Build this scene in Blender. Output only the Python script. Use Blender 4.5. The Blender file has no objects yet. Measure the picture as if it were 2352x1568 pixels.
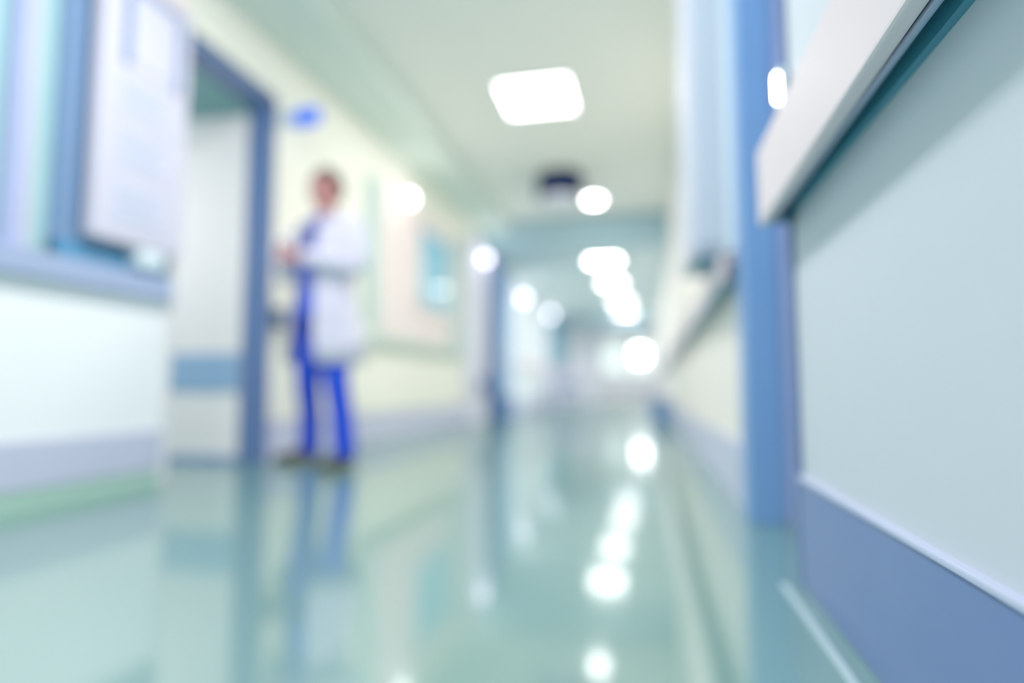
import bpy, bmesh, math, random
from mathutils import Vector, Matrix
random.seed(4)
C = bpy.context.scene.collection
PI = math.pi

# ------------------------------------------------------------------ helpers
def lin(h):
    h = h.lstrip('#'); r = []
    for i in (0, 2, 4):
        c = int(h[i:i+2], 16) / 255
        r.append(c / 12.92 if c <= .04045 else ((c + .055) / 1.055) ** 2.4)
    return (*r, 1)

def mat(name, col, rough=.5, var=.04, scale=6, metallic=0, emit=0, ecol=None, spec=.5, sheen=0):
    m = bpy.data.materials.new(name); m.use_nodes = True
    n = m.node_tree.nodes; l = m.node_tree.links; b = n['Principled BSDF']
    c = lin(col)
    tc = n.new('ShaderNodeTexCoord'); nz = n.new('ShaderNodeTexNoise')
    nz.inputs['Scale'].default_value = scale; nz.inputs['Detail'].default_value = 3
    l.new(tc.outputs['Object'], nz.inputs['Vector'])
    mx = n.new('ShaderNodeMix'); mx.data_type = 'RGBA'
    mx.inputs['A'].default_value = tuple(max(0, v * (1 - var)) for v in c[:3]) + (1,)
    mx.inputs['B'].default_value = tuple(min(1, v * (1 + var)) for v in c[:3]) + (1,)
    l.new(nz.outputs['Fac'], mx.inputs['Factor']); l.new(mx.outputs['Result'], b.inputs['Base Color'])
    b.inputs['Roughness'].default_value = rough; b.inputs['Metallic'].default_value = metallic
    b.inputs['Specular IOR Level'].default_value = spec
    if sheen: b.inputs['Sheen Weight'].default_value = sheen
    if emit:
        b.inputs['Emission Color'].default_value = lin(ecol or col); b.inputs['Emission Strength'].default_value = emit
    return m

def floor_mat():
    m = bpy.data.materials.new('polished_floor'); m.use_nodes = True
    n = m.node_tree.nodes; l = m.node_tree.links; b = n['Principled BSDF']
    tc = n.new('ShaderNodeTexCoord'); nz = n.new('ShaderNodeTexNoise'); nz.inputs['Scale'].default_value = .5
    l.new(tc.outputs['Object'], nz.inputs['Vector'])
    r = n.new('ShaderNodeValToRGB')
    r.color_ramp.elements[0].position = .35; r.color_ramp.elements[0].color = lin(FLOOR_A)
    r.color_ramp.elements[1].position = .65; r.color_ramp.elements[1].color = lin(FLOOR_B)
    l.new(nz.outputs['Fac'], r.inputs['Fac']); l.new(r.outputs['Color'], b.inputs['Base Color'])
    b.inputs['Roughness'].default_value = .35
    g = n.new('ShaderNodeBsdfGlossy'); g.inputs['Roughness'].default_value = .085
    g.inputs['Color'].default_value = lin('#d0d5d6')
    lw = n.new('ShaderNodeLayerWeight'); lw.inputs['Blend'].default_value = .5
    mr = n.new('ShaderNodeMapRange')
    mr.inputs['From Min'].default_value = .3; mr.inputs['From Max'].default_value = 1
    mr.inputs['To Min'].default_value = .22; mr.inputs['To Max'].default_value = .74
    l.new(lw.outputs['Facing'], mr.inputs['Value'])
    mx = n.new('ShaderNodeMixShader'); l.new(mr.outputs['Result'], mx.inputs['Fac'])
    l.new(b.outputs['BSDF'], mx.inputs[1]); l.new(g.outputs['BSDF'], mx.inputs[2])
    l.new(mx.outputs['Shader'], n['Material Output'].inputs['Surface'])
    return m

def bx(bm, x0, x1, y0, y1, z0, z1, bev=0, seg=2):
    t = bmesh.new(); bmesh.ops.create_cube(t, size=1)
    for v in t.verts:
        v.co = Vector((x0 + (v.co.x + .5) * (x1 - x0), y0 + (v.co.y + .5) * (y1 - y0), z0 + (v.co.z + .5) * (z1 - z0)))
    if bev: bmesh.ops.bevel(t, geom=t.edges[:], offset=bev, segments=seg, affect='EDGES', profile=.6)
    join(bm, t)

def join(bm, t):
    me = bpy.data.meshes.new('tmp'); t.to_mesh(me); t.free(); bm.from_mesh(me); bpy.data.meshes.remove(me)

def tube(bm, pts, rad, seg=12, closed=False):
    """ring-swept tube, rad = number or list"""
    pts = [Vector(p) for p in pts]; n = len(pts)
    rads = rad if isinstance(rad, (list, tuple)) else [rad] * n
    rings = []; up = None
    for i, p in enumerate(pts):
        a = pts[(i - 1) % n] if (closed or i > 0) else p
        b = pts[(i + 1) % n] if (closed or i < n - 1) else p
        d = (b - a).normalized()
        if up is None: up = Vector((0, 0, 1)) if abs(d.z) < .9 else Vector((1, 0, 0))
        s = d.cross(up).normalized(); up = s.cross(d).normalized()
        r = rads[i]; rx, ry = r if isinstance(r, (tuple, list)) else (r, r)
        rings.append([bm.verts.new(p + s * math.cos(2 * PI * k / seg) * rx + up * math.sin(2 * PI * k / seg) * ry) for k in range(seg)])
    for i in range(n if closed else n - 1):
        A = rings[i]; B = rings[(i + 1) % n]
        for k in range(seg): bm.faces.new((A[k], A[(k + 1) % seg], B[(k + 1) % seg], B[k]))
    if not closed:
        bm.faces.new(rings[0][::-1]); bm.faces.new(rings[-1])

def ball(bm, c, r, seg=20, rings=14):
    t = bmesh.new(); bmesh.ops.create_uvsphere(t, u_segments=seg, v_segments=rings, radius=1)
    r = r if isinstance(r, (tuple, list)) else (r, r, r)
    for v in t.verts: v.co = Vector((v.co.x * r[0] + c[0], v.co.y * r[1] + c[1], v.co.z * r[2] + c[2]))
    join(bm, t)

def cyl(bm, c, r, h, axis='z', seg=28, r2=None, bev=0):
    t = bmesh.new(); bmesh.ops.create_cone(t, cap_ends=True, segments=seg, radius1=r, radius2=r if r2 is None else r2, depth=h)
    if bev: bmesh.ops.bevel(t, geom=[e for e in t.edges if len(e.link_faces) == 2 and any(len(f.verts) > 4 for f in e.link_faces)], offset=bev, segments=2, affect='EDGES')
    M = Matrix.Identity(4)
    if axis == 'x': M = Matrix.Rotation(PI / 2, 4, 'Y')
    if axis == 'y': M = Matrix.Rotation(PI / 2, 4, 'X')
    bmesh.ops.transform(t, matrix=Matrix.Translation(c) @ M, verts=t.verts[:]); join(bm, t)

def obj(name, bm, m, parent=None, smooth=False):
    bmesh.ops.recalc_face_normals(bm, faces=bm.faces[:])
    me = bpy.data.meshes.new(name); bm.to_mesh(me); bm.free()
    o = bpy.data.objects.new(name, me); C.objects.link(o); me.materials.append(m)
    if smooth:
        for p in me.polygons: p.use_smooth = True
    if parent:
        o.parent = parent; o.matrix_parent_inverse = Matrix.Identity(4)
        o.location = -parent.location if parent.type == 'EMPTY' and not parent.parent else (0, 0, 0)
        if parent.type == 'EMPTY' and parent.rotation_euler.z: o.location = (0, 0, 0)
    return o

def box(name, m, dims, parent=None, bev=0):
    bm = bmesh.new(); bx(bm, *dims, bev=bev); return obj(name, bm, m, parent)

def boxes(name, m, lst, parent=None, bev=0):
    bm = bmesh.new()
    for d in lst: bx(bm, *d, bev=bev)
    return obj(name, bm, m, parent)

def struct(o): o['kind'] = 'structure'; return o
def tag(o, label, cat, group=None):
    o['label'] = label; o['category'] = cat
    if group: o['group'] = group
    return o
def thing(name, label, cat, loc, group=None, rz=0):
    o = bpy.data.objects.new(name, None); C.objects.link(o); o.location = loc; o.rotation_euler.z = rz
    o.empty_display_size = .1
    return tag(o, label, cat, group)

# ------------------------------------------------------------------ dimensions (metres)
XL, XR = -2.36, .36            # corridor walls
YB, YE = -2.6, 19.0            # back and far end
ZC, ZL, ZS = 2.9, 2.52, 2.75   # main ceiling, lowered ceiling, soffit
YP = 8.5                       # portal

FLOOR_A, FLOOR_B = '#76a49c', '#80ae9f'
M = dict(
    floor=floor_mat(),
    ceil=mat('ceiling_paint', '#f4f2ea', .8, .02),
    ceil_low=mat('ceiling_low_paint', '#d6e2e4', .8, .02),
    soffit=mat('soffit_paint', '#dce9e0', .8, .02),
    beam=mat('beam_paint', '#9cbcc8', .8, .02),
    wall_l=mat('wall_cream', '#f6f3e4', .6, .02),
    wall_far=mat('wall_far_paint', '#e2eaf0', .6, .02),
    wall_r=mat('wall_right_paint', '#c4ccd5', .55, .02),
    wall_rf=mat('wall_right_far_paint', '#f4ece2', .6, .02),
    panel=mat('wall_panel_white', '#f8fafb', .5, .02),
    kick_r=mat('kick_blue', '#5b74aa', .35, .05),
    kick_l=mat('kick_lilac', '#c3c6de', .4, .03),
    kick_cap=mat('kick_cap', '#b7bfdb', .4, .03),
    cove=mat('floor_cove_green', '#a9cfbc', .35, .03),
    blue=mat('frame_blue', '#6f99ce', .4, .05),
    blue_d=mat('frame_dark_blue', '#4c6696', .4, .05),
    lav=mat('frame_lavender', '#a4aed8', .4, .04),
    white=mat('door_white', '#e4e1e1', .5, .02),
    band=mat('door_band_blue', '#7ea2c6', .45, .03),
    rail=mat('rail_lilac', '#e2d2d6', .45, .03),
    rail_l=mat('rail_blue_grey', '#98a8cc', .45, .03),
    rail_c=mat('rail_pale', '#a8c0c8', .45, .03),
    dark=mat('rail_dark', '#2f5a70', .5, .1),
    teal=mat('rail_teal', '#35809c', .4, .08),
    rod=mat('rail_rod', '#9fb4d6', .3, .05),
    metal=mat('brushed_metal', '#8fa0a4', .3, .05, metallic=.8),
    cab=mat('cabinet_pale_blue', '#c2ccd6', .4, .03),
    cab_side=mat('cabinet_side', '#d2d2de', .4, .03),
    cab_edge=mat('cabinet_edge', '#dfeef5', .4, .02),
    board=mat('board_white', '#cdc9da', .5, .02),
    paper=mat('paper_white', '#cfcde0', .6, .02),
    ink=mat('paper_grey', '#b2bcd4', .7, .05),
    border=mat('paper_border', '#7890b8', .5, .03),
    pink=mat('board_pink_edge', '#f3cfdb', .5, .03),
    post=mat('post_blue', '#6d8cb4', .5, .05),
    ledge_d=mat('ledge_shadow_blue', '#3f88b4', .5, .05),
    pane=mat('frosted_glass', '#9dc6cc', .12, .03),
    pane_b=mat('window_pane_blue', '#8cc8e0', .1, .05),
    pinkwhite=mat('blind_pink_white', '#ecdcd8', .6, .02),
    greygreen=mat('post_grey_green', '#b9cfc8', .6, .03),
    lavwall=mat('pilaster_lavender', '#dcdcec', .6, .02),
    doorblue=mat('fire_door_blue', '#6a9ccc', .45, .04),
    room_c=mat('side_room_ceiling', '#b4dde4', .8, .03),
    room_w=mat('side_room_wall', '#c4dde0', .7, .03),
    sign=mat('sign_blue', '#0a66f0', .4, .04, emit=.35, ecol='#0a60f0'),
    sign_p=mat('sign_pale', '#a9cbe8', .4, .04),
    navy=mat('navy_plastic', '#001c4c', .7, .05, spec=.1),
    domew=mat('dome_white', '#e4e2f4', .3, .02),
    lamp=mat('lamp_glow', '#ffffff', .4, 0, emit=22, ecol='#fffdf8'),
    panelglow=mat('ceiling_panel_glow', '#ffffff', .4, 0, emit=7, ecol='#fffef8'),
    wlamp1=mat('wall_lamp_bright', '#ffffff', .4, 0, emit=8, ecol='#fffaf4'),
    wlamp2=mat('wall_lamp_soft', '#ffffff', .4, 0, emit=6, ecol='#f4eeff'),
    daywin=mat('daylit_glass', '#ffffff', .2, 0, emit=.4, ecol='#dcfbf0'),
    daylamp=mat('daylight_bright', '#ffffff', .2, 0, emit=16, ecol='#ffffff'),
    endwall=mat('end_wall_paint', '#f0eef6', .6, .02),
    bin=mat('bin_blue', '#4f86c4', .4, .05),
    cartw=mat('cart_lilac', '#dcd4e6', .4, .04),
    cartb=mat('cart_blue', '#6f93bd', .4, .05),
    skin=mat('skin', '#b87874', .5, .05, scale=20),
    hair=mat('hair_brown', '#241a20', .6, .2, scale=40),
    coat=mat('coat_cloth', '#d8d4e8', .75, .02, sheen=.2),
    scrub=mat('scrub_blue', '#0a48d4', .7, .06, scale=12),
    trouser=mat('trouser_blue', '#0036c4', .7, .08, scale=12),
    cord=mat('cord_dark', '#44505c', .5, .05),
    shoe=mat('shoe_olive', '#2c3028', .5, .1),
    sole=mat('shoe_sole', '#8a8478', .6, .1),
    eye=mat('eye_white', '#f2f2f2', .2, .01), iris=mat('iris_brown', '#3a2a20', .2, .05),
    lip=mat('lip_pink', '#b8686a', .5, .05),
)

# ------------------------------------------------------------------ the setting
struct(box('floor', M['floor'], (-5.2, 1.6, YB, YE + .2, -.1, 0)))
struct(boxes('ceiling', M['ceil'], [(-1.9, 1.6, YB, YP, ZC, ZC + .1)]))
struct(box('ceiling', M['ceil_low'], (-2.6, 1.6, YP + .3, YE + .2, ZL, ZL + .1)))
struct(box('trim_1', M['soffit'], (-2.6, -1.9, YB, YP, ZS, ZC + .1)))                 # soffit along the left wall
struct(box('trim_2', M['beam'], (-2.6, 1.6, YP, YP + .3, ZL - .02, ZC + .1)))         # bulkhead across
struct(box('trim_3', M['beam'], (XL, XR, 17.2, 17.35, 2.3, ZL)))                      # far lintel

# left wall, near partition: low wall, glazed upper part, blue post
struct(box('wall_left', M['panel'], (XL - .14, XL, YB, 2.6, .26, .905)))
struct(boxes('baseboard_left', M['kick_l'], [(XL - .1, XL + .012, YB, 2.605, .07, .26)], bev=.004))
struct(box('trim_4', M['cove'], (XL - .1, XL + .004, YB, 2.6, 0, .07)))
struct(box('trim_5', M['post'], (XL - .12, XL - .01, 2.0, 2.6, 1.0, 2.45)))
struct(box('wall_left', M['wall_l'], (XL - .14, XL, YB, 2.6, 2.45, ZS + .05)))
# left wall beyond the door
struct(boxes('wall_left', M['wall_l'], [(XL - .14, XL, 3.47, YP, .26, ZS + .05), (XL - .14, XL, 2.6, 3.47, 2.4, ZS + .05)]))
struct(boxes('baseboard_left', M['kick_l'], [(XL - .14, XL + .01, 3.47, YP, .0, .25)], bev=.003))
struct(boxes('wall_left', M['wall_far'], [(XL - .14, XL, YP, YE, .25, ZL)]))
struct(boxes('baseboard_left', M['kick_l'], [(XL - .14, XL + .01, YP + .5, YE, .0, .25)], bev=.003))
# right wall: near part, doorway, far part
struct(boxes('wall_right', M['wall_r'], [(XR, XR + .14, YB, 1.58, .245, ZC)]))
struct(boxes('baseboard_right', M['kick_r'], [(XR - .01, XR + .14, YB, 1.58, 0, .245)], bev=.003))
struct(boxes('trim_6', M['kick_cap'], [(XR - .014, XR + .1, YB, 1.58, .246, .256)], bev=.003))
struct(boxes('wall_right', M['wall_rf'], [(XR, XR + .14, 2.42, YE, .25, ZC)]))
struct(boxes('baseboard_right', M['kick_l'], [(XR - .01, XR + .14, 2.42, YE, 0, .25)], bev=.003))
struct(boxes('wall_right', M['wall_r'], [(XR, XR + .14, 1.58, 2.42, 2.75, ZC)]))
struct(box('trim_7', M['rail_c'], (XR - .06, XR - .045, YB, 1.58, 0, .004)))
# end wall
struct(boxes('wall_end', M['endwall'], [(-2.6, 1.6, YE, YE + .15, 0, ZC)]))
struct(boxes('wall_back', M['panel'], [(-5.2, 1.6, YB - .1, YB, 0, ZC)]))
# side room behind the left wall
struct(boxes('wall_left', M['room_w'], [(-5.2, -5.1, YB, 5.6, 0, 2.85), (-5.2, XL - .14, 5.6, 5.7, 0, 2.85)]))
struct(box('ceiling', M['room_c'], (-5.2, -2.5, YB, 5.7, 2.85, 2.95)))

# left door: frame and open leaf
d = struct(thing('door_1', '', '', (XL, 3.0, 0))); del d['label'], d['category']
box('jamb', M['blue_d'], (XL - .15, XL + .015, 3.4, 3.47, 0, 2.36), d, .006)
box('jamb', M['white'], (XL - .15, XL + .012, 2.6, 2.64, 0, 2.36), d, .004)
box('head_frame', M['blue_d'], (XL - .15, XL + .015, 2.6, 3.47, 2.3, 2.37), d, .006)
leaf = box('leaf', M['white'], (-3.34, XL - .16, 3.40, 3.44, .03, 2.25), d, .004)
box('kick_band', M['band'], (-3.345, XL - .16, 3.392, 3.399, .44, .69), leaf)
box('bottom_seal', M['border'], (-3.345, XL - .16, 3.392, 3.399, .0, .045), leaf)
bm = bmesh.new(); tube(bm, [(-3.24, 3.40, 1.02), (-3.24, 3.34, 1.02), (-3.13, 3.34, 1.02)], .009); cyl(bm, (-3.24, 3.39, 1.02), .025, .012, 'y')
obj('handle', bm, M['metal'], leaf)

# right doorway with blue frame
d = struct(thing('door_2', '', '', (XR, 2.0, 0))); del d['label'], d['category']
boxes('jamb', M['blue'], [(XR - .02, XR + .09, 2.25, 2.42, 0, 2.75)], d, .004)
boxes('jamb', M['lav'], [(XR + .09, XR + .2, 2.262, 2.40, 0, 2.75)], d, .004)
boxes('jamb', M['blue_d'], [(XR - .012, XR + .14, 1.58, 1.61, 0, 2.75)], d, .004)
box('head_frame', M['blue'], (XR - .02, XR + .14, 1.58, 2.42, 2.68, 2.75), d, .004)
leaf = box('leaf', M['doorblue'], (XR + .16, XR + .2, 1.6, 2.26, .01, 2.7), d, .003)

# reception glazing on the left
w = struct(thing('window_1', '', '', (XL, 1.0, 1.0))); del w['label'], w['category']
boxes('window_frame', M['lav'], [(XL - .1, XL + .0, 1.795, 1.865, 1.0, 2.45), (XL - .1, XL, YB, 1.865, 2.38, 2.45), (XL - .1, XL, .2, .27, 1.0, 2.45)], w, .004)
box('window_pane', M['pane'], (XL - .06, XL - .045, YB, 2.0, 1.0, 2.45), w)
box('window_frame', M['cab_side'], (XL - .08, XL - .03, 1.865, 1.915, 1.0, 2.45), w, .003)

# window on the far part of the left wall
w = struct(thing('window_2', '', '', (XL, 6.1, .95))); del w['label'], w['category']
boxes('window_frame', M['greygreen'], [(XL - .02, XL + .05, 4.78, 5.02, .9, 2.32), (XL - .02, XL + .05, 7.15, 7.5, .9, 2.34)], w, .006)
box('window_surround', M['pinkwhite'], (XL - .02, XL + .02, 5.02, 7.15, .96, 2.34), w, .004)
box('window_sill', M['greygreen'], (XL - .02, XL + .07, 4.7, 7.5, .86, .92), w, .006)
boxes('window_frame', M['pinkwhite'], [(XL, XL + .04, 5.95, 6.02, 1.32, 2.24), (XL, XL + .04, 7.05, 7.12, 1.32, 2.24), (XL, XL + .04, 5.95, 7.12, 1.3, 1.36), (XL, XL + .04, 5.95, 7.12, 2.2, 2.25)], w, .004)
box('window_pane', M['pane_b'], (XL + .018, XL + .03, 6.02, 7.05, 1.36, 2.2), w)

# portal: pilasters below the bulkhead and the blue fire door folded back
struct(box('trim_8', M['lavwall'], (XL - .02, XL + .1, 7.75, YP + .1, 0, ZL)))
d = struct(thing('door_3', '', '', (XL, 9.6, 0))); del d['label'], d['category']
box('jamb', M['blue_d'], (XL - .02, XL + .26, YP + .1, YP + .3, 0, ZL - .1), d, .005)
lf = box('leaf', M['doorblue'], (XL + .03, XL + .08, YP + .35, 10.3, .01, 2.4), d, .004)
box('kick_band', M['blue'], (XL + .08, XL + .086, YP + .35, 10.3, .01, .35), lf)
box('kick_band', M['band'], (XL + .08, XL + .086, YP + .35, 10.3, .85, 1.05), lf)
d = struct(thing('far_wall_shade', '', '', (XL, 16.5, 0))); del d['label'], d['category']  # no door: teal panel stands in for the shaded far left wall
box('leaf', M['teal'], (XL, XL + .05, 14.9, 18.2, .9, 2.35), d, .004)  # no door leaf: teal panel standing in for the wall shade
box('kick_band', M['kick_l'], (XL, XL + .05, 14.9, 18.2, .0, .9), d, .004)  # lower part of the same stand-in panel, no door

# end wall double door with daylit glass
d = struct(thing('door_5', '', '', (-.6, YE, 0))); del d['label'], d['category']
lf = box('leaf', M['white'], (-1.45, -.5, YE - .05, YE, .02, 2.15), d, .005)
box('glass_panel', M['daywin'], (-1.28, -.62, YE - .058, YE - .05, .95, 1.95), lf)
lf = box('leaf', M['white'], (-.48, .3, YE - .05, YE, .02, 2.15), d, .005)
box('glass_panel', M['daywin'], (-.4, .2, YE - .058, YE - .05, .95, 1.95), lf)
box('bright_pane', M['daylamp'], (-.33, -.03, YE - .064, YE - .058, 1.3, 1.68), lf)
boxes('frame', M['lavwall'], [(-1.52, -1.45, YE - .08, YE, 0, 2.25), (.3, .345, YE - .08, YE, 0, 2.25), (-1.52, .345, YE - .08, YE, 2.15, 2.25)], d, .005)
box('push_rail', M['kick_l'], (-1.4, .26, YE - .1, YE - .07, .4, .55), d, .01)

# ------------------------------------------------------------------ handrails
def rail_r(y0, y1, label, zb=.925, zt=1.055):
    t = thing('handrail', label, 'handrail', (XR, y0, .9))
    bm = bmesh.new(); bx(bm, XR - .078, XR - .052, y0, y1, zb, zt, bev=.008, seg=3)
    for v in bm.verts:
        if v.co.z < zb + .03 and v.co.y > y1 - .1: v.co.z -= .06
    bx(bm, XR - .06, XR, y0 + .01, y1 - .01, zt - .02, zt - .003, bev=.004)
    obj('face_board', bm, M['rail'], t)
    box('lower_lip', M['teal'], (XR - .07, XR - .054, y0 + .01, y1 - .3, zb - .03, zb + .005), t, .004)
    box('back_channel', M['teal'], (XR - .012, XR, y0 + .01, y1 - .02, .885, zt - .025), t)
    bm = bmesh.new(); tube(bm, [(XR - .036, y0 + .02, .9), (XR - .036, y1 - .05, .89)], .006); obj('grip_rod', bm, M['rod'], t, True)
    box('end_cap', M['dark'], (XR - .052, XR - .002, y1 - .06, y1 - .004, .868, zt - .025), t, .006)
    n = int((y1 - y0) / 1.1)
    for i in range(max(1, n)):
        y = y0 + .5 + i * 1.1
        box('bracket', M['dark'], (XR - .05, XR - .001, y - .03, y + .03, .876, zt - .03), t, .005)
rail_r(YB, 1.6, 'lilac-pink handrail on the near right wall, teal underside, ending at the blue door frame')
rail_r(2.44, YE - .1, 'pale handrail on the far right wall beyond the blue door frame', .87, .975)
# left
t = thing('handrail', 'wide blue-grey rail ledge along the white panel under the glazing at left', 'handrail', (XL, 0, .95))
box('rail_board', M['rail_l'], (XL, XL + .05, YB, 2.6, .9, 1.0), t, .006)
box('end_cap', M['cab_side'], (XL - .13, XL + .052, 2.585, 2.606, .895, 1.005), t, .005)
struct(box('ledge_shadow', M['ledge_d'], (XL - .1, XL + .02, 2.0, 2.56, 1.0, 1.075)))  # dark strip stands in for the shadow on the ledge below the board
t = thing('handrail', 'cream handrail on the left wall running behind the standing person', 'handrail', (XL, 5, .9))
bm = bmesh.new(); bx(bm, XL + .05, XL + .075, 3.6, 4.75, .86, .98, bev=.006); obj('rail_board', bm, M['wall_l'], t)
box('end_cap', M['dark'], (XL + .0, XL + .085, 3.5, 3.6, .87, .98), t, .01)
for y in (3.9, 4.4): box('bracket', M['greygreen'], (XL, XL + .05, y - .02, y + .02, .9, .95), t)
t = thing('handrail', 'pale handrail on the left wall beyond the blue fire door', 'handrail', (XL, 14, .9))
box('rail_board', M['rail'], (XL + .045, XL + .07, 11.2, 14.8, .87, 1.0), t, .006)
for y in (11.6, 13, 14.4): box('bracket', M['greygreen'], (XL, XL + .045, y - .02, y + .02, .9, .96), t)

# ------------------------------------------------------------------ wall items
# tall pale cabinet on the right wall
t = thing('wall_cabinet', 'tall narrow pale blue cabinet mounted high on the right wall past the blue frame', 'cabinet', (XR - .09, 2.75, .98))
box('body', M['cab_side'], (XR - .19, XR, 2.46, 3.0, .985, 2.72), t, .012)
box('front_panel', M['cab'], (XR - .165, XR - .05, 2.445, 2.465, 1.02, 2.68), t, .006)
box('edge_strip', M['cab_edge'], (XR - .048, XR + .0, 2.44, 2.465, .99, 2.7), t, .006)
box('base_shadow', M['teal'], (XR - .15, XR - .02, 2.5, 2.75, .96, .984), t, .004)  # dark plate stands in for the shadow under the cabinet

# notice board
t = thing('notice_board', 'tall white notice board on the blue post beside the open doorway', 'notice board', (XL + .08, 2.35, 1.1))
box('backing', M['board'], (XL + .03, XL + .085, 2.09, 2.6, 1.115, 2.375), t, .008)
box('top_edge', M['pink'], (XL + .03, XL + .088, 2.1, 2.59, 2.376, 2.4), t, .004)
box('standoff', M['board'], (XL - .02, XL + .03, 2.3, 2.5, 1.4, 2.2), t)
box('bottom_clip', M['cab_edge'], (XL + .0, XL + .08, 2.35, 2.5, 1.03, 1.112), t, .015)
p = thing('framed_notice', 'grey-framed white sheet at the top of the notice board', 'notice', (XL + .09, 2.35, 2.2))
boxes('frame', M['border'], [(XL + .0855, XL + .097, 2.2, 2.235, 1.93, 2.33), (XL + .0855, XL + .097, 2.5, 2.535, 1.93, 2.33), (XL + .0855, XL + .097, 2.235, 2.5, 2.3, 2.335)], p)
box('sheet', M['paper'], (XL + .0855, XL + .091, 2.235, 2.5, 1.95, 2.31), p)
for k, (z, lab) in enumerate(((1.68, 'upper white paper sheet with faint grey text, under the framed notice'), (1.44, 'middle white paper sheet with faint grey text on the notice board'), (1.18, 'lowest white paper sheet on the notice board'))):
    s = box('paper_sheet', M['paper'], (XL + .0855, XL + .089, 2.16, 2.5, z, z + .22)); tag(s, lab, 'paper sheet', 'sheets on the notice board')
    boxes('text_block', M['ink'], [(XL + .089, XL + .0902, 2.19, 2.46 - .05 * (i % 2), z + .03 + i * .035, z + .047 + i * .035) for i in range(5)], s)

# blue projecting sign
t = thing('wall_sign', 'small bright blue projecting sign high on the cream wall right of the doorway', 'sign', (XL, 3.6, 2.3))
box('plate', M['sign'], (XL + .05, XL + .24, 3.6, 3.62, 2.235, 2.36), t, .003)
box('bracket', M['sign_p'], (XL, XL + .05, 3.603, 3.617, 2.25, 2.345), t, .003)

# glowing bar added as a specular highlight on the right near edge, no lamp
t = thing('edge_highlight', 'small glowing white bar added as a highlight on the edge of the near blue frame above the handrail', 'lamp', (XR, 1.6, 1.2))
box('highlight_base', M['cab_edge'], (XR - .024, XR - .012, 1.57, 1.6, 1.165, 1.26), t, .003)
box('lens', M['lamp'], (XR - .031, XR - .024, 1.578, 1.592, 1.18, 1.245), t, .002)  # no lens: glowing face of the added highlight bar

# left wall lamps
specs = [(5.53, 2.33, 'wlamp1', 'brightest round wall lamp, above the near end of the left window'), (8.2, 2.29, 'wlamp2', 'round wall lamp on the lavender pilaster on the left'),
         (11.47, 2.21, 'wlamp2', 'soft round wall lamp just past the blue fire door'), (14.9, 2.3, 'wlamp2', 'faint round wall lamp farthest down the left wall')]
for i, (y, z, mm, lab) in enumerate(specs):
    x = XL + (.1 if i == 1 else .04 if i == 0 else 0)
    t = thing('wall_lamp', lab, 'lamp', (x, y, z), 'round lamps along the left wall')
    bm = bmesh.new(); cyl(bm, (x + .015, y, z), .05, .03, 'x', bev=.004); obj('mount', bm, M['domew'], t)
    bm = bmesh.new(); g = 1.0 if i < 2 else 1.35; ball(bm, (x + .07, y, z), (.045, .055 * g, .055 * g)) ; obj('globe', bm, M[mm] , t, True)
    L = bpy.data.lights.new('lamp_light', 'POINT'); L.energy = 1 if i == 0 else 2.5; L.shadow_soft_size = .1; lo = bpy.data.objects.new('lamp_light', L); C.objects.link(lo); lo.location = (x + .2, y, z); lo.visible_glossy = False

# ceiling lights
def ceil_panel(x, y, z, w, l, lab, strength):
    t = thing('ceiling_light', lab, 'ceiling light', (x, y, z), 'ceiling lights')
    boxes('frame', M['domew'], [(x - w/2 - .03, x + w/2 + .03, y - l/2 - .03, y - l/2, z - .015, z), (x - w/2 - .03, x + w/2 + .03, y + l/2, y + l/2 + .03, z - .015, z),
                                (x - w/2 - .03, x - w/2, y - l/2, y + l/2, z - .015, z), (x + w/2, x + w/2 + .03, y - l/2, y + l/2, z - .015, z)], t)
    box('diffuser', M['panelglow'] if w > .5 else M['lamp'], (x - w/2, x + w/2, y - l/2, y + l/2, z - .01, z - .002), t)
    area(x, y, z - .03, w, l, strength)
LI = 1.0
def area(x, y, z, w, l, p, col=(.985, .99, 1), rot=(0, 0, 0)):
    L = bpy.data.lights.new('panel_or_fill', 'AREA'); L.shape = 'RECTANGLE'; L.size = w; L.size_y = l; L.energy = p * LI; L.color = col
    o = bpy.data.objects.new('panel_or_fill', L); C.objects.link(o); o.location = (x, y, z); o.rotation_euler = rot
    o.visible_glossy = False
    return o
ceil_panel(-.85, 4.85, ZC, .56, .56, 'large square ceiling panel light, nearest in view', 34)
ceil_panel(-.64, 9.75, ZL, .46, .3, 'rectangular ceiling light just behind the teal bulkhead', 26)
ceil_panel(-.62, 11.85, ZL, .4, .3, 'second rectangular ceiling light behind the bulkhead', 22)
ceil_panel(-.55, 14.35, ZL, .42, .3, 'third rectangular ceiling light behind the bulkhead', 22)
ceil_panel(-.52, 16.6, ZL, .42, .3, 'rectangular ceiling light farthest down the corridor', 34)
t = thing('ceiling_light', 'small round ceiling downlight beside the dark ceiling dome', 'ceiling light', (-.62, 7.7, ZC), 'ceiling lights')
bm = bmesh.new(); cyl(bm, (-.62, 7.7, ZC - .012), .12, .024, bev=.004); obj('ring', bm, M['domew'], t)
bm = bmesh.new(); cyl(bm, (-.62, 7.7, ZC - .03), .09, .014, bev=.003); obj('lens', bm, M['lamp'], t)
area(-.62, 7.4, ZC - .05, .2, .2, 14)
# dome
t = thing('ceiling_dome', 'small ceiling dome with dark navy collar and pale underside', 'ceiling fixture', (-.93, 6.8, ZC))
bm = bmesh.new(); cyl(bm, (-.93, 6.8, ZC - .13), .27, .26, bev=.01); obj('collar', bm, M['navy'], t)
bm = bmesh.new(); ball(bm, (-.93, 6.8, ZC - .26), (.22, .22, .09)); obj('cover', bm, M['domew'], t, True)

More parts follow.
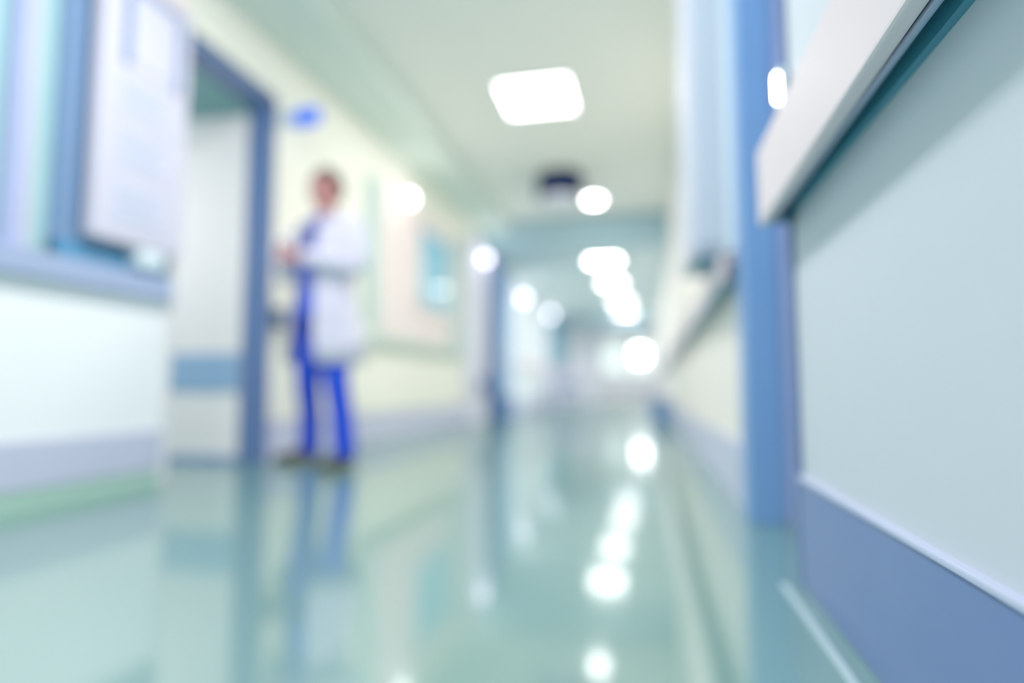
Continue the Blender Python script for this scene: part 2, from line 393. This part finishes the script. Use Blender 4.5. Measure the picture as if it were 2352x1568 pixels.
# bins and cart
def waste_bin(x, y, r, h, lab):
    t = thing('waste_bin', lab, 'bin', (x, y, 0))
    bm = bmesh.new(); cyl(bm, (x, y, h / 2), r * .85, h, r2=r, bev=.006); obj('body', bm, M['bin'], t)
    bm = bmesh.new(); cyl(bm, (x, y, h + .012), r * 1.04, .024, bev=.006); obj('lid', bm, M['blue_d'], t)
waste_bin(.19, 9.3, .14, .3, 'small blue waste bin on the floor against the right wall')
waste_bin(-2.08, 8.95, .13, .32, 'blue waste bin at the foot of the blue fire door on the left')
t = thing('dispenser', 'small dark blue dispenser low on the lavender pilaster', 'dispenser', (XL + .13, 8.25, .5))
box('body', M['blue_d'], (XL + .1, XL + .19, 8.17, 8.33, .42, .62), t, .015)
box('spout', M['dark'], (XL + .12, XL + .17, 8.21, 8.29, .395, .422), t, .005)
t = thing('medical_cart', 'lilac wheeled cart parked against the left wall near the far end', 'cart', (-1.75, 14.3, 0))
boxes('top', M['cartw'], [(-2.05, -1.45, 13.9, 14.7, .86, .89), (-2.05, -1.45, 13.9, 13.92, .89, .93)], t, .008)
boxes('body', M['cartw'], [(-2.02, -1.48, 13.94, 14.66, .42, .86)], t, .01)
boxes('shelf', M['cartb'], [(-2.03, -1.47, 13.92, 14.68, .18, .22)], t, .008)
for x in (-2.0, -1.5):
    for y in (13.96, 14.64):
        bm = bmesh.new(); tube(bm, [(x, y, .1), (x, y, .44)], .016); l = obj('leg', bm, M['metal'], t, True)
        bm = bmesh.new(); cyl(bm, (x, y, .05), .05, .03, 'x', bev=.004); obj('wheel', bm, M['cartb'], l)
for z in (.46, .66):
    dr = box('drawer', M['cartb'] if z < .5 else M['cartw'], (-1.99, -1.51, 13.925, 13.94, z, z + .17), t, .004)
    box('handle', M['metal'], (-1.85, -1.65, 13.9, 13.925, z + .12, z + .135), dr, .003)

# ------------------------------------------------------------------ the person
PX, PY, RZ = -1.95, 3.42, math.radians(-17)
P = thing('person', 'person in long white coat over blue scrubs standing with hands together by the left wall', 'person', (PX, PY, 0), rz=RZ); P.scale = (1.02, 1.02, 1.025)
def pobj(name, bm, m, parent=P, smooth=True, mods=()):
    o = obj(name, bm, m, parent, smooth); o.location = (0, 0, 0)
    return o
# local frame: faces -y, +x is the person's left
J = dict(pelvis=(0, .0, .94), belly=(0, -.005, 1.08), chest=(0, .0, 1.28), upper=(0, .01, 1.42), neck0=(0, .015, 1.5), neck1=(0, 0, 1.57))
def skin_body():
    V = []; E = []; R = []
    def v(p, r, link=None):
        V.append(p); R.append(r if isinstance(r, tuple) else (r, r))
        if link is not None: E.append((link, len(V) - 1))
        return len(V) - 1
    pel = v(J['pelvis'], (.135, .1)); b = v(J['belly'], (.14, .105), pel); c = v(J['chest'], (.155, .12), b)
    u = v(J['upper'], (.12, .1), c); n0 = v(J['neck0'], .062, u); n1 = v(J['neck1'], .055, n0); hd = v((-.005, -.01, 1.64), .06, n1)
    for s, el, wr in ((1, (.265, -.02, 1.17), (.07, -.25, 1.2)), (-1, (-.265, -.03, 1.17), (-.085, -.25, 1.215))):
        sh = v((s * .17, .01, 1.42), .06, u)
        m1 = v(((s * .17 + el[0]) / 2 + s * .02, 0, 1.3), .05, sh); e = v(el, .042, m1)
        m2 = v(((el[0] + wr[0]) / 2, (el[1] + wr[1]) / 2, (el[2] + wr[2]) / 2), .038, e); w = v(wr, (.026, .03), m2)
        v((wr[0] - s * .045, wr[1] - .03, wr[2] + .005), (.022, .036), w)
        hp = v((s * .095, .0, .86), .078, pel)
        kn = v((FT[s][0] * .72, FT[s][1] * .5 - .02, .49), .05, hp); cf = v((FT[s][0] * .87, FT[s][1] * .8 + .015, .32), .046, kn)
        an = v((FT[s][0], FT[s][1] + .02, .09), .036, cf); hl = v((FT[s][0], FT[s][1] + .0, .045), .036, an)
        v((FT[s][0] + FT[s][2] * .14, FT[s][1] - .14, .032), (.03, .024), hl)
    me = bpy.data.meshes.new('person_body'); me.from_pydata(V, E, []); o = bpy.data.objects.new('person_body', me); C.objects.link(o)
    md = o.modifiers.new('s', 'SKIN'); o.modifiers.new('b', 'SUBSURF').levels = 2
    for i, r in enumerate(R): me.skin_vertices[0].data[i].radius = r
    me.skin_vertices[0].data[0].use_root = True
    bpy.context.view_layer.update()
    dg = bpy.context.evaluated_depsgraph_get(); e2 = bpy.data.meshes.new_from_object(o.evaluated_get(dg))
    bm = bmesh.new(); bm.from_mesh(e2); bpy.data.objects.remove(o)
    return bm
FT = {1: (.235, -.06, .1), -1: (-.2, .08, -.45)}
def remesh(bm, size, name):
    me = bpy.data.meshes.new('r'); bm.to_mesh(me); bm.free(); o = bpy.data.objects.new('r', me); C.objects.link(o)
    md = o.modifiers.new('r', 'REMESH'); md.mode = 'VOXEL'; md.voxel_size = size
    sm = o.modifiers.new('s', 'SMOOTH'); sm.iterations = 4; sm.factor = .5
    bpy.context.view_layer.update(); dg = bpy.context.evaluated_depsgraph_get()
    e2 = bpy.data.meshes.new_from_object(o.evaluated_get(dg)); b2 = bmesh.new(); b2.from_mesh(e2); bpy.data.objects.remove(o)
    return b2
hx = -.005
def headfix(b):
    T = Vector((hx, 0, 1.80)); S = Matrix.Translation(T) @ Matrix.Scale(1.1, 4) @ Matrix.Translation(-T)
    bmesh.ops.transform(b, matrix=Matrix.Translation((0, 0, -.012)) @ S, verts=b.verts[:]); return b
body_bm = skin_body(); bm = bmesh.new()
ball(bm, (hx, .005, 1.705), (.076, .094, .105), 28, 20)           # cranium
ball(bm, (hx, -.03, 1.655), (.056, .064, .076))                   # face and jaw
ball(bm, (hx, -.075, 1.607), (.022, .018, .018))                  # chin
ball(bm, (hx, -.098, 1.665), (.012, .02, .017)); ball(bm, (hx, -.088, 1.688), (.009, .014, .03))  # nose
ball(bm, (hx, -.08, 1.722), (.05, .016, .012))                    # brow
for s in (-1, 1):
    ball(bm, (hx + s * .079, .01, 1.675), (.01, .019, .032))      # ears
    ball(bm, (hx + s * .04, -.066, 1.665), (.02, .02, .02))       # cheeks
headfix(bm); join(body_bm, bm); bm = body_bm
# hands: palms and five bent fingers each, one hand closed over the other
for s, wr in ((1, Vector((.07, -.25, 1.2))), (-1, Vector((-.085, -.25, 1.215)))):
    pc = wr + Vector((-s * .055, -.035, .005))
    ball(bm, pc, (.045, .018, .042))
    L = [.07, .078, .073, .058]
    for k in range(4):
        z = pc.z + .03 - k * .02; a = Vector((pc.x - s * .035, pc.y - .006, z)); q = L[k]
        d1 = Vector((-s * .75, -.35 * (1 if s > 0 else .6), -.15)).normalized(); d2 = Vector((-s * .55, .55, -.45)).normalized(); d3 = Vector((s * .1, .8, -.6)).normalized()
        p1 = a + d1 * q * .45; p2 = p1 + d2 * q * .32; p3 = p2 + d3 * q * .23
        tube(bm, [a - d1 * .015, a, p1, p2, p3], [.0095, .0095, .009, .008, .0062], 10)
    a = pc + Vector((s * .02, -.008, .03)); p1 = a + Vector((-s * .022, -.02, .028)); p2 = p1 + Vector((-s * .028, -.006, .012))
    tube(bm, [a, p1, p2], [.013, .011, .008], 10)
body = pobj('body', remesh(bm, .0055, 'b'), M['skin'])
for s in (-1, 1):
    bm = bmesh.new(); ball(bm, (hx + s * .031, -.083, 1.702), (.013, .009, .008)); e = pobj('eye', headfix(bm), M['eye'])
    bm = bmesh.new(); ball(bm, (hx + s * .031, -.0905, 1.702), (.006, .003, .006)); pobj('iris', headfix(bm), M['iris'], e)
    bm = bmesh.new(); tube(bm, [(hx + s * .012, -.096, 1.72), (hx + s * .032, -.096, 1.727), (hx + s * .052, -.08, 1.72)], [.003, .004, .002]); pobj('eyebrow', headfix(bm), M['hair'])
bm = bmesh.new(); ball(bm, (hx, -.09, 1.635), (.022, .009, .006)); pobj('mouth', headfix(bm), M['lip'])
# hair: cap with a hairline, short sides
bm = bmesh.new(); t = bmesh.new(); bmesh.ops.create_uvsphere(t, u_segments=36, v_segments=26, radius=1)
for v in t.verts:
    x, y, z = v.co
    bump = 1 + .03 * math.sin(9 * x + 4 * y) * math.cos(7 * z)
    v.co = Vector((x * .086 * bump + hx, y * .106 * bump + .012, z * .112 * bump + 1.712))
kill = [v for v in t.verts if (v.co.y < -.045 and v.co.z < 1.755) or (v.co.y < .03 and v.co.z < 1.70) or v.co.z < 1.635]
bmesh.ops.delete(t, geom=kill, context='VERTS'); join(bm, t)
hair = pobj('hair', headfix(bm), M['hair']); sd = hair.modifiers.new('s', 'SOLIDIFY'); sd.thickness = .012

def loft(bm, rings, seg=40, gap=None, cap=False):
    """rings: (z, cx, cy, rx, ry[, gap half angle]) ; the gap opens toward -y"""
    prev = None
    for r in rings:
        z, cx, cy, rx, ry = r[:5]; g = r[5] if len(r) > 5 else 0; off = r[6] if len(r) > 6 else 0
        if g:
            row = [bm.verts.new((cx + rx * math.sin(a), cy - ry * math.cos(a), z)) for a in [off + g + (2 * PI - 2 * g) * k / (seg - 1) for k in range(seg)]]
        else:
            row = [bm.verts.new((cx + rx * math.sin(2 * PI * k / seg), cy - ry * math.cos(2 * PI * k / seg), z)) for k in range(seg)]
        if prev:
            for k in range(seg - 1 if g else seg):
                bm.faces.new((prev[k], prev[(k + 1) % seg], row[(k + 1) % seg], row[k]))
        elif cap: bm.faces.new(row[::-1])
        prev = row
    if cap: bm.faces.new(prev)
# scrub top
bm = bmesh.new()
loft(bm, [(.84, 0, .0, .175, .135), (.95, 0, 0, .172, .132), (1.08, 0, -.005, .16, .125), (1.25, 0, 0, .172, .135), (1.36, 0, .005, .18, .13), (1.44, 0, .01, .15, .1), (1.49, 0, .012, .085, .075)])
o = pobj('scrub_top', bm, M['scrub']); o.modifiers.new('s', 'SOLIDIFY').thickness = .005
bm = bmesh.new(); tube(bm, [(-.075, -.04, 1.5), (-.04, -.1, 1.43), (0, -.14, 1.37), (.04, -.1, 1.43), (.075, -.04, 1.5)], (.008)); pobj('neckline', bm, M['trouser'], o)
# trousers, each leg flowing into the hips
bm = bmesh.new()
for s in (-1, 1):
    fx, fy, _ = FT[s]
    tube(bm, [(s * .03, 0, 1.0), (s * .085, 0, .9), (s * .1, 0, .8), (fx * .72, fy * .5 - .02, .49), (fx * .87, fy * .8 + .01, .3), (fx, fy + .02, .1), (fx, fy + .015, .055)],
         [(.12, .12), (.11, .12), (.09, .105), (.072, .08), (.066, .073), (.066, .072), (.068, .074)], 24)
pobj('trousers', remesh(bm, .01, 't'), M['trouser'])
# shoes
for s in (-1, 1):
    fx, fy, dx = FT[s]; bm = bmesh.new()
    n = Vector((dx, -1, 0)).normalized(); a = Vector((fx, fy + .03, 0))
    tube(bm, [a - n * .05 + Vector((0, 0, .05)), a + Vector((0, 0, .055)), a + n * .07 + Vector((0, 0, .05)), a + n * .14 + Vector((0, 0, .04)), a + n * .2 + Vector((0, 0, .033)), a + n * .225 + Vector((0, 0, .03))],
         [(.032, .036), (.042, .045), (.045, .038), (.048, .03), (.038, .022), (.015, .012)], 18)
    sh = pobj('shoe', bm, M['shoe'])
    bm = bmesh.new()
    tube(bm, [a - n * .055 + Vector((0, 0, .009)), a + Vector((0, 0, .009)), a + n * .14 + Vector((0, 0, .009)), a + n * .22 + Vector((0, 0, .009))], [(.034, .009), (.042, .009), (.049, .009), (.02, .009)], 18)
    pobj('sole', bm, M['sole'], sh)
# coat: open-fronted shell with sleeves, collar, pockets
bm = bmesh.new()
G = lambda a: math.radians(a)
loft(bm, [(.60, .0, .02, .27, .215, G(40), G(-14)), (.75, .0, .015, .25, .2, G(36), G(-12)), (.92, 0, .01, .212, .17, G(32), G(-10)), (1.08, 0, .005, .195, .158, G(28), G(-8)), (1.22, 0, .005, .205, .16, G(26), G(-6)),
          (1.34, 0, .01, .215, .158, G(24), 0), (1.42, 0, .012, .2, .135, G(22), 0), (1.475, 0, .015, .14, .1, G(24), 0), (1.51, 0, .018, .082, .078, G(28), 0)], 64)
for v in bm.verts:                                                    # soft vertical folds toward the hem
    k = max(0, (1.05 - v.co.z) / .45); a = math.atan2(v.co.x, -v.co.y)
    f = 1 + .025 * k * math.sin(a * 9); v.co.x *= f; v.co.y *= f
coat = pobj('coat', bm, M['coat']); coat.modifiers.new('s', 'SOLIDIFY').thickness = .012
for s, el, wr in ((1, (.275, -.015, 1.17), (.075, -.245, 1.2)), (-1, (-.275, -.025, 1.17), (-.09, -.245, 1.215))):
    bm = bmesh.new()
    sh = Vector((s * .15, .01, 1.425)); el = Vector(el); wr = Vector(wr)
    tube(bm, [sh, sh.lerp(el, .2) + Vector((s * .035, 0, .02)), sh.lerp(el, .55) + Vector((s * .03, 0, 0)), sh.lerp(el, .85) + Vector((s * .012, 0, 0)), el + Vector((0, -.02, -.012)), el.lerp(wr, .3), el.lerp(wr, .65), wr],
         [(.07, .075), (.085, .085), (.082, .08), (.076, .074), (.07, .068), (.062, .064), (.052, .055), (.046, .05)], 22)
    pobj('sleeve', bm, M['coat'], coat)
for s in (-1, 1):
    bm = bmesh.new(); q = [(s * .05, .07, 1.535), (s * .082, .03, 1.53), (s * .08, -.05, 1.49), (s * .06, -.11, 1.42), (s * .055, -.15, 1.3)]
    w = [.02, .03, .045, .05, .006]; rows = []
    for p_, ww in zip(q, w):
        rows.append((bm.verts.new(p_), bm.verts.new((p_[0] + s * ww, p_[1] - .004, p_[2] - ww * .45))))
    for i in range(4): bm.faces.new((rows[i][0], rows[i + 1][0], rows[i + 1][1], rows[i][1]))
    l = pobj('lapel', bm, M['coat'], coat); l.modifiers.new('s', 'SOLIDIFY').thickness = .008
    bm = bmesh.new(); bx(bm, -.06, .06, -.004, .004, -.08, .08, bev=.003)
    bmesh.ops.transform(bm, matrix=Matrix.Translation((s * .18, -.118, .88)) @ Matrix.Rotation(s * .9, 4, 'Z'), verts=bm.verts[:])
    pobj('pocket', bm, M['coat'], coat, False)
# dark cord round the neck, hanging down the front
bm = bmesh.new()
tube(bm, [(.0, .075, 1.53), (-.06, .05, 1.535), (-.085, -.03, 1.5), (-.07, -.13, 1.42), (-.05, -.175, 1.32), (-.02, -.172, 1.25), (.02, -.178, 1.3), (.06, -.165, 1.38), (.085, -.07, 1.47), (.08, .02, 1.52), (.04, .07, 1.535)], .009, 10, closed=True)
pobj('neck_cord', bm, M['cord'])

# ------------------------------------------------------------------ lights not in view: on the ceiling, plus added fill behind and in side room
area(-1.0, 1.7, ZC - .03, .3, .3, 58)
area(-.9, -1.0, ZC - .03, .6, .6, 30)
area(-1, YB + .1, 1.6, 2.4, 2.2, 15, (.9, .95, 1), (math.radians(90), 0, math.radians(180)))   # added fill from behind the camera, no window there
area(-3.7, 2.2, 2.4, .8, .8, 30)
L = bpy.data.lights.new('room_fill', 'POINT'); L.energy = 16; L.shadow_soft_size = .15; lo = bpy.data.objects.new('room_fill', L); C.objects.link(lo); lo.location = (-3.9, 2.6, 1.7)  # bare light added to brighten the side room

wd = bpy.data.worlds.new('world'); bpy.context.scene.world = wd; wd.use_nodes = True
wd.node_tree.nodes['Background'].inputs['Color'].default_value = lin('#dfeef5'); wd.node_tree.nodes['Background'].inputs['Strength'].default_value = 1

# ------------------------------------------------------------------ camera
cam = bpy.data.cameras.new('camera'); co = bpy.data.objects.new('camera', cam); C.objects.link(co)
cam.sensor_width = 36; cam.lens = 1400 / 2352 * 36; cam.clip_start = .02
co.location = (0, 0, .46); co.rotation_euler = (math.radians(90 + 4.452), 0, math.radians(12.41))
cam.dof.use_dof = True; cam.dof.focus_distance = .7; cam.dof.aperture_fstop = .63
sc = bpy.context.scene; sc.camera = co
sc.view_settings.view_transform = 'Standard'; sc.view_settings.exposure = .14; sc.view_settings.gamma = 1.25
sc.cycles.use_denoising = True; sc.cycles.sample_clamp_indirect = 6; sc.cycles.max_bounces = 8; sc.cycles.diffuse_bounces = 5
